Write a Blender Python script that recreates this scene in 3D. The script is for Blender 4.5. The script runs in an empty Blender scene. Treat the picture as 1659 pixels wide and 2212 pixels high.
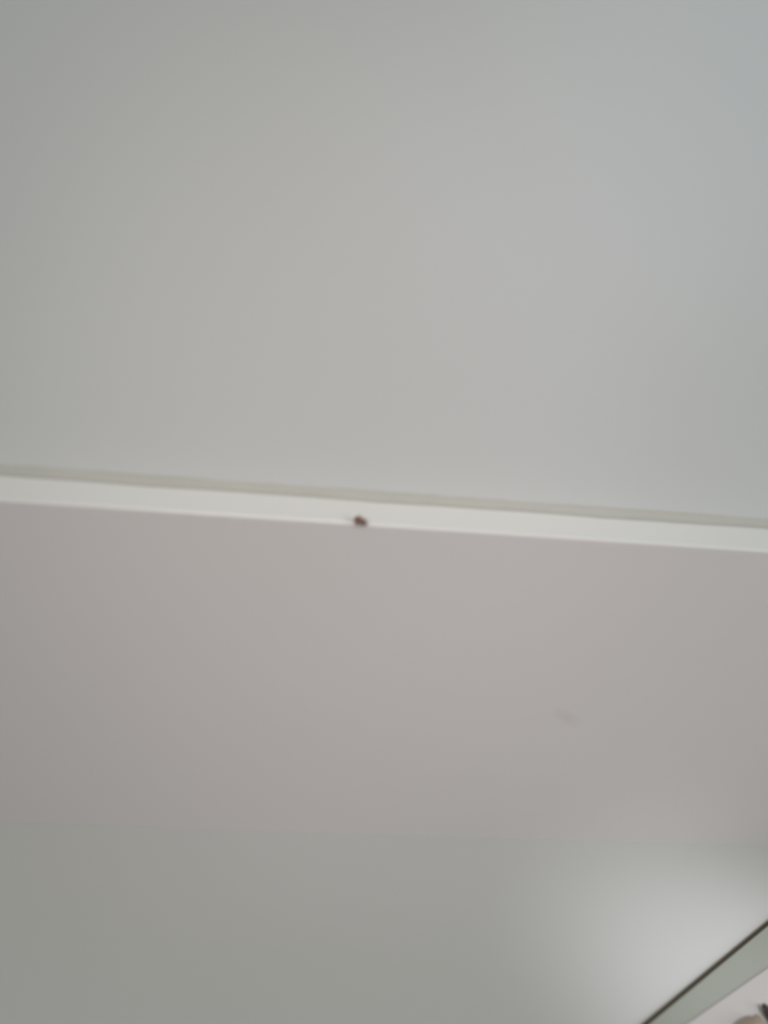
import bpy, bmesh, math, random
from mathutils import Vector, Matrix
random.seed(4)
C = bpy.context.scene.collection
sc = bpy.context.scene

# ---------------------------------------------------------------- camera
T = 0.010          # skirting thickness
H = 0.110          # skirting face height
cam_d = bpy.data.cameras.new('camera')
cam = bpy.data.objects.new('camera', cam_d); C.objects.link(cam)
RT = Vector((0.987613, -0.087464, 0.130270)); UP = Vector((-0.067567, 0.512255, 0.856172)); FW = Vector((0.141616, 0.854368, -0.500000))
POS = Vector((0.000000, -0.287974, 0.276654))
m = Matrix((RT, UP, -FW)).transposed().to_4x4(); m.translation = POS
cam.matrix_world = m
cam_d.sensor_fit = 'HORIZONTAL'; cam_d.sensor_width = 36.0
cam_d.lens = 36.0 * 2713.0 / 1659.0
cam_d.clip_start = 0.01
cam_d.dof.use_dof = True
cam_d.dof.focus_distance = 0.400
cam_d.dof.aperture_fstop = 7.5
sc.camera = cam

# ---------------------------------------------------------------- light
w = bpy.data.worlds.new('room_light'); sc.world = w; w.use_nodes = True
w.node_tree.nodes['Background'].inputs[0].default_value = (0.978, 1.025, 0.983, 1)
w.node_tree.nodes['Background'].inputs[1].default_value = 0.2513

def area(name, loc, target, size, power, col):
    l = bpy.data.lights.new(name, 'AREA'); l.shape = 'DISK'; l.size = size
    l.energy = power; l.color = col
    o = bpy.data.objects.new(name, l); C.objects.link(o)
    o.location = loc
    o.rotation_euler = (Vector(target) - Vector(loc)).to_track_quat('-Z', 'Y').to_euler()
    return o

def spot(name, loc, target, radius, power, col, ang, blend=1.0):
    l = bpy.data.lights.new(name, 'SPOT'); l.shadow_soft_size = radius
    l.energy = power; l.color = col; l.spot_size = math.radians(ang); l.spot_blend = blend
    o = bpy.data.objects.new(name, l); C.objects.link(o)
    o.location = loc
    o.rotation_euler = (Vector(target) - Vector(loc)).to_track_quat('-Z', 'Y').to_euler()
    return o

area('added_overhead_fill', (0.1, -1.1, 2.2), (0.03, 0, 0.12), 0.6, 0.600, (1.000, 1.000, 0.995))  # added disc light overhead, no fixture seen
area('added_cool_right_fill', (1.9, -1.2, 0.9), (0.1, 0, 0.12), 0.9, 11.666, (0.900, 0.957, 1.000))  # added cool light from the right, stands in for an unseen window
area('added_left_fill', (-1.2, -0.9, 1.2), (0.0, 0, 0.12), 0.6, 2.041, (1.000, 0.999, 0.967))  # added fill from the left, no source seen there
spot('added_center_spot', (0.03, -0.50, 0.50), (0.034, 0.0, 0.128), 0.05, 3.6, (1.000, 0.869, 0.871), 24)  # added warm spot, brightens the middle of wall and board
spot('added_floor_glow_spot', (0.32, -0.30, 0.34), (0.161, -0.072, 0.0), 0.02, 4.3, (0.898, 0.916, 1.000), 14.5)  # added local spot, makes the floor glow beside the strip
spot('added_wall_patch_spot', (0.60, -0.90, 0.60), (0.122, 0.0, 0.235), 0.03, 7.134, (0.773, 0.868, 1.000), 9)  # added cool spot for the bluish patch high on the wall
spot('added_right_board_spot', (0.80, -0.60, 0.50), (0.155, 0.0, 0.09), 0.05, 5.931, (0.894, 0.915, 1.000), 14)  # added cool spot, lifts the right side of the board

vs = sc.view_settings
sc.display_settings.display_device = 'sRGB'
vs.view_transform = 'Standard'; vs.look = 'None'; vs.gamma = 1.0; vs.exposure = 0.0
vs.use_curve_mapping = False
sc.cycles.use_denoising = True

# ---------------------------------------------------------------- helpers
def lin(r, g, b):
    f = lambda v: (v / 255) / 12.92 if v <= 10 else ((v / 255 + 0.055) / 1.055) ** 2.4
    return (f(r), f(g), f(b), 1)

def mat(name, col, rough=0.6, spec=0.4, mottle=0.0, scale=20.0, bump=0.0, bscale=600.0, tint=None):
    M = bpy.data.materials.new(name); M.use_nodes = True
    nt = M.node_tree; b = nt.nodes['Principled BSDF']
    b.inputs['Base Color'].default_value = col
    b.inputs['Roughness'].default_value = rough
    b.inputs['Specular IOR Level'].default_value = spec
    tc = nt.nodes.new('ShaderNodeTexCoord')
    if mottle:
        n = nt.nodes.new('ShaderNodeTexNoise'); n.inputs['Scale'].default_value = scale
        n.inputs['Detail'].default_value = 2
        nt.links.new(tc.outputs['Object'], n.inputs['Vector'])
        mx = nt.nodes.new('ShaderNodeMix'); mx.data_type = 'RGBA'
        t = tint or tuple(c * (1 - mottle) for c in col[:3]) + (1,)
        mx.inputs['A'].default_value = col; mx.inputs['B'].default_value = t
        nt.links.new(n.outputs['Fac'], mx.inputs['Factor'])
        nt.links.new(mx.outputs['Result'], b.inputs['Base Color'])
    if bump:
        n2 = nt.nodes.new('ShaderNodeTexNoise'); n2.inputs['Scale'].default_value = bscale
        n2.inputs['Detail'].default_value = 3
        nt.links.new(tc.outputs['Object'], n2.inputs['Vector'])
        bp = nt.nodes.new('ShaderNodeBump'); bp.inputs['Strength'].default_value = bump
        bp.inputs['Distance'].default_value = 0.0003
        nt.links.new(n2.outputs['Fac'], bp.inputs['Height'])
        nt.links.new(bp.outputs['Normal'], b.inputs['Normal'])
    return M

def finish(name, bm, m_, parent=None, smooth=False):
    bmesh.ops.recalc_face_normals(bm, faces=bm.faces)
    me = bpy.data.meshes.new(name); bm.to_mesh(me); bm.free()
    if smooth:
        for p in me.polygons: p.use_smooth = True
    o = bpy.data.objects.new(name, me); C.objects.link(o)
    me.materials.append(m_)
    if parent: o.parent = parent
    return o

def box(bm, lo, hi):
    v = [bm.verts.new((x, y, z)) for x in (lo[0], hi[0]) for y in (lo[1], hi[1]) for z in (lo[2], hi[2])]
    for q in ((0,1,3,2),(4,6,7,5),(0,4,5,1),(2,3,7,6),(0,2,6,4),(1,5,7,3)):
        bm.faces.new([v[i] for i in q])

def extrude_x(bm, prof, xs, jitter=None):
    """profile of (y, z) points run along x"""
    rings = []
    for x in xs:
        rings.append([bm.verts.new((x, y + (jitter(x, i)[0] if jitter else 0), z + (jitter(x, i)[1] if jitter else 0)))
                      for i, (y, z) in enumerate(prof)])
    n = len(prof)
    for a, b in zip(rings, rings[1:]):
        for i in range(n):
            bm.faces.new((a[i], a[(i+1) % n], b[(i+1) % n], b[i]))
    bm.faces.new(rings[0]); bm.faces.new(rings[-1])

def struct(o):
    o['kind'] = 'structure'; return o

# ---------------------------------------------------------------- setting
M_wall = mat('painted_wall', lin(226, 226, 224), 0.75, 0.25, 0.04, 9, 0.25, 500)
M_skirt = mat('satin_skirting_paint', lin(226, 219, 217), 0.5, 0.4, 0.03, 14, 0.08, 300)
M_caulk = mat('painted_caulk', lin(213, 211, 202), 0.7, 0.2, 0.12, 45, 0.3, 350)
M_floor = mat('pale_smooth_floor', lin(223, 222, 217), 0.38, 0.35, 0.05, 11, 0.05, 300)

bm = bmesh.new(); box(bm, (-1.2, 0, -0.02), (1.2, 0.06, 1.6))
struct(finish('wall_back', bm, M_wall))

# scuff on the skirting paint: a soft mark of its own, low on the board
nt = M_skirt.node_tree; b = nt.nodes['Principled BSDF']
src = b.inputs['Base Color'].links[0].from_socket
tc = nt.nodes.new('ShaderNodeTexCoord')
mp = nt.nodes.new('ShaderNodeMapping'); mp.vector_type = 'TEXTURE'
mp.inputs['Location'].default_value = (0.108818, -0.010000, 0.048809)
mp.inputs['Rotation'].default_value = (0, math.radians(32), 0)
mp.inputs['Scale'].default_value = (0.006, 0.05, 0.0028)
gr = nt.nodes.new('ShaderNodeTexGradient'); gr.gradient_type = 'SPHERICAL'
mu = nt.nodes.new('ShaderNodeMath'); mu.operation = 'MULTIPLY'; mu.inputs[1].default_value = 0.14
mx = nt.nodes.new('ShaderNodeMix'); mx.data_type = 'RGBA'
mx.inputs['B'].default_value = lin(150, 130, 130)
nt.links.new(tc.outputs['Object'], mp.inputs['Vector']); nt.links.new(mp.outputs[0], gr.inputs[0])
nt.links.new(gr.outputs['Fac'], mu.inputs[0]); nt.links.new(mu.outputs[0], mx.inputs['Factor'])
nt.links.new(src, mx.inputs['A']); nt.links.new(mx.outputs['Result'], b.inputs['Base Color'])

# skirting board: flat face, rounded-over bevelled top
prof = [(-0.0003, 0.0), (-T, 0.0)]
prof += [(-T, H - 0.0012), (-T + 0.0001, H - 0.0005), (-T + 0.0005, H + 0.0001)]
prof += [(-T + 0.0074, H + 0.0020), (-T + 0.0080, H + 0.0022), (-0.0003, H + 0.0022)]
bm = bmesh.new(); extrude_x(bm, prof, [-1.2 + 2.4 * i / 40 for i in range(41)])
o = struct(finish('baseboard_back', bm, M_skirt))
M_edge = mat('lit_white_bevel_paint', lin(246, 245, 240), 0.4, 0.5, 0.02, 14)  # white edge paint, with the brightness of caught light put into its colour
o.data.materials.append(M_edge)
for p in o.data.polygons:
    if p.center.z > H - 0.0004: p.material_index = 1

# caulk bead filling the corner between skirting top and wall (uneven, hand-run)
def jit(x, i):
    if i in (0, 1, 5): return (0, 0)
    k = math.sin(x * 210 + 1.3) * .5 + math.sin(x * 97) * .8 + math.sin(x * 611 + i) * .25
    return (k * 0.00012, k * 0.00014)
prof = [(0.0005, H + 0.0015), (-T + 0.0078, H + 0.0015), (-T + 0.0078, H + 0.0024),
        (-0.0013, H + 0.0025), (-0.0007, H + 0.0030), (-0.0002, H + 0.0038), (0.0, H + 0.0046), (0.0005, H + 0.0046)]
bm = bmesh.new(); extrude_x(bm, prof, [-0.3 + 0.0015 * i for i in range(401)], jit)
struct(finish('trim_1', bm, M_caulk, smooth=False))

# ---------------------------------------------------------------- floor, threshold
U = Vector((0.803283, 0.595598, 0.000000))      # direction of the threshold across the floor
P0 = Vector((0.124486, -0.077593, 0.000000))    # point where its wall-side edge runs
N = Vector((U.y, -U.x, 0))
def fl(s, n_, z=0.0):
    p = P0 + U * s + N * n_
    return (p.x, p.y, z)

def slab(bm, pts, z0, z1):
    a = [bm.verts.new((p[0], p[1], z0)) for p in pts]; b_ = [bm.verts.new((p[0], p[1], z1)) for p in pts]
    n = len(pts)
    for i in range(n): bm.faces.new((a[i], a[(i+1) % n], b_[(i+1) % n], b_[i]))
    bm.faces.new(a); bm.faces.new(b_)

bm = bmesh.new(); box(bm, (-1.2, -1.6, -0.03), (1.2, 0.0, 0.0))
struct(finish('floor', bm, M_floor))

M_bar = mat('grey_green_metal', lin(172, 174, 162), 0.5, 0.5, 0.05, 40)
M_gasket = mat('dark_rubber', lin(82, 74, 62), 0.8, 0.2, 0.15, 60)
M_panel = mat('pale_warm_panel', lin(205, 199, 194), 0.5, 0.4, 0.05, 12)
S0, S1 = -0.60, 0.115
rt = bpy.data.objects.new('threshold_strip', None); C.objects.link(rt)
rt.location = fl(0, 0.0, 0.0)
rt['label'] = 'grey-green threshold strip with a dark gasket crossing the bottom right corner'
rt['category'] = 'strip'
def under(o):
    o.parent = rt; o.matrix_parent_inverse = Matrix.Translation(-rt.location); return o
bm = bmesh.new()
prof = [(0.0013, 0.0), (0.0013, 0.0011), (0.0017, 0.0014), (0.0158, 0.0014), (0.0163, 0.0010), (0.0163, 0.0)]
ra = [bm.verts.new(fl(S0, n_, z)) for n_, z in prof]; rb = [bm.verts.new(fl(S1, n_, z)) for n_, z in prof]
for i in range(6): bm.faces.new((ra[i], ra[(i+1) % 6], rb[(i+1) % 6], rb[i]))
bm.faces.new(ra); bm.faces.new(rb)
under(finish('bar', bm, M_bar))
bm = bmesh.new()
slab(bm, [fl(S0, 0.0), fl(S1 - .004, 0.0002), fl(S1 - .004, 0.0014), fl(S0, 0.0014)], 0.0, 0.0009)
g = under(finish('gasket', bm, M_gasket)); g['label'] = 'dark brown gasket'

# pale panel resting on the far side of the strip, laid very slightly askew to it
def wn(s): return 0.00705 + (0.0104 - 0.0078) / (0.0455 - 0.0107) * s
bm = bmesh.new()
slab(bm, [fl(-0.09, wn(-0.09)), fl(0.096, wn(0.096)), fl(0.096, 0.34), fl(-0.09, 0.34)], 0.0014, 0.0018)
bmesh.ops.bevel(bm, geom=[e for e in bm.edges], offset=0.0001, segments=2, affect='EDGES')
o = finish('panel', bm, M_panel)
o['label'] = 'pale pinkish flat panel beyond the grey-green strip, bottom right corner'; o['category'] = 'panel'

# small wooden block and the black cable that lies beside it on the panel
M_wood = mat('tan_wood', lin(214, 199, 180), 0.6, 0.3, 0.4, 120, tint=lin(188, 170, 150))
bm = bmesh.new()
slab(bm, [fl(0.0165, 0.0172), fl(0.0231, 0.0170), fl(0.0272, 0.0183), fl(0.0225, 0.0330), fl(0.0120, 0.0330)], 0.0018, 0.0045)
bmesh.ops.bevel(bm, geom=[e for e in bm.edges], offset=0.0006, segments=4, affect='EDGES')
o = finish('wooden_block', bm, M_wood, smooth=True)
o['label'] = 'small tan wooden block cut off by the bottom right corner'; o['category'] = 'block'

def tube(bm, pts, rad, seg=10):
    rings = []
    for i, p in enumerate(pts):
        p = Vector(p)
        d = (Vector(pts[min(i+1, len(pts)-1)]) - Vector(pts[max(i-1, 0)])).normalized()
        a = d.orthogonal().normalized(); b_ = d.cross(a)
        if i: # keep the ring aligned with the last one
            a = (la - d * la.dot(d)).normalized(); b_ = d.cross(a)
        la = a
        r = rad[i] if isinstance(rad, (list, tuple)) else rad
        rings.append([bm.verts.new(p + (a * math.cos(t) + b_ * math.sin(t)) * r) for t in [2*math.pi*k/seg for k in range(seg)]])
    for A, B in zip(rings, rings[1:]):
        for k in range(seg): bm.faces.new((A[k], A[(k+1) % seg], B[(k+1) % seg], B[k]))
    bm.faces.new(rings[0]); bm.faces.new(rings[-1])

M_cable = mat('black_cable_rubber', lin(82, 70, 70), 0.5, 0.4, 0.1, 80)
bm = bmesh.new()
cp = []
for i in range(41):
    t = i / 40
    cp.append(fl(0.0317 - 0.030 * t - 0.004 * t * (1 - t), 0.0172 + 0.09 * t, 0.0030))
tube(bm, cp, [0.0006 + 0.0006 * min(1, i / 1.0) for i in range(41)])
o = finish('cable', bm, M_cable, smooth=True)
o['label'] = 'thin black cable end beside the tan wooden block, at the right edge'; o['category'] = 'cable'

# ---------------------------------------------------------------- the insect on the skirting's top edge
M_bug = bpy.data.materials.new('brown_insect_shell'); M_bug.use_nodes = True
nt = M_bug.node_tree; b = nt.nodes['Principled BSDF']
b.inputs['Roughness'].default_value = 0.45
tc = nt.nodes.new('ShaderNodeTexCoord'); wv = nt.nodes.new('ShaderNodeTexWave')
wv.inputs['Scale'].default_value = 900; wv.inputs['Distortion'].default_value = 1.0
rp = nt.nodes.new('ShaderNodeValToRGB')
rp.color_ramp.elements[0].color = lin(100, 73, 63); rp.color_ramp.elements[1].color = lin(146, 110, 96)
nt.links.new(tc.outputs['Object'], wv.inputs['Vector']); nt.links.new(wv.outputs['Fac'], rp.inputs[0])
nt.links.new(rp.outputs[0], b.inputs['Base Color'])

bm = bmesh.new()
def ell(cx, cy, cz, rx, ry, rz):
    bmesh.ops.create_uvsphere(bm, u_segments=24, v_segments=14, radius=1.0,
        matrix=Matrix.Translation((cx, cy, cz)) @ Matrix.Diagonal((rx, ry, rz, 1)))
mm = 0.00113
# local +X is the head end, +Z away from the surface it stands on
ell(-0.55*mm, 0, 0.75*mm, 1.15*mm, 0.92*mm, 0.55*mm)   # abdomen
ell(0.55*mm, 0, 0.75*mm, 0.62*mm, 0.70*mm, 0.44*mm)    # thorax
ell(1.22*mm, 0, 0.68*mm, 0.36*mm, 0.36*mm, 0.28*mm)    # head
for sy in (-1, 1):
    for x0, x1, x2, reach in ((0.85, 1.15, 1.45, 1.25), (0.45, 0.40, 0.25, 1.45), (0.10, -0.45, -1.05, 1.55)):
        tube(bm, [(x0*mm, sy*0.35*mm, 0.6*mm), (x1*mm, sy*0.85*mm, 0.85*mm), ((x1+x2)/2*mm, sy*(0.85+reach)/2*mm, 0.45*mm),
                  (x2*mm, sy*reach*mm, 0.06*mm)], [0.13*mm, 0.11*mm, 0.08*mm, 0.055*mm], 8)
    tube(bm, [(1.35*mm, sy*0.15*mm, 0.72*mm), (1.70*mm, sy*0.38*mm, 0.85*mm), (2.15*mm, sy*0.50*mm, 0.75*mm)],
         [0.07*mm, 0.055*mm, 0.045*mm], 8)             # antennae
bug = finish('insect', bm, M_bug, smooth=True)
rm = bug.modifiers.new('one_skin', 'REMESH'); rm.mode = 'VOXEL'; rm.voxel_size = 0.00006; rm.use_smooth_shade = True
bug['label'] = 'tiny reddish-brown insect clinging to the bright top edge of the skirting board'
bug['category'] = 'insect'
zn = Vector((0, -0.80, 0.60)).normalized()
down = Vector((0, -0.60, -0.80)).normalized()
a = math.radians(20)
xx = (Vector((1, 0, 0)) * math.cos(a) + down * math.sin(a)).normalized()
yy = zn.cross(xx)
R = Matrix((xx, yy, zn)).transposed().to_4x4()
R.translation = Vector((0.0404, -T + 0.0002, H + 0.0005)) - zn * 0.0001
bug.matrix_world = R
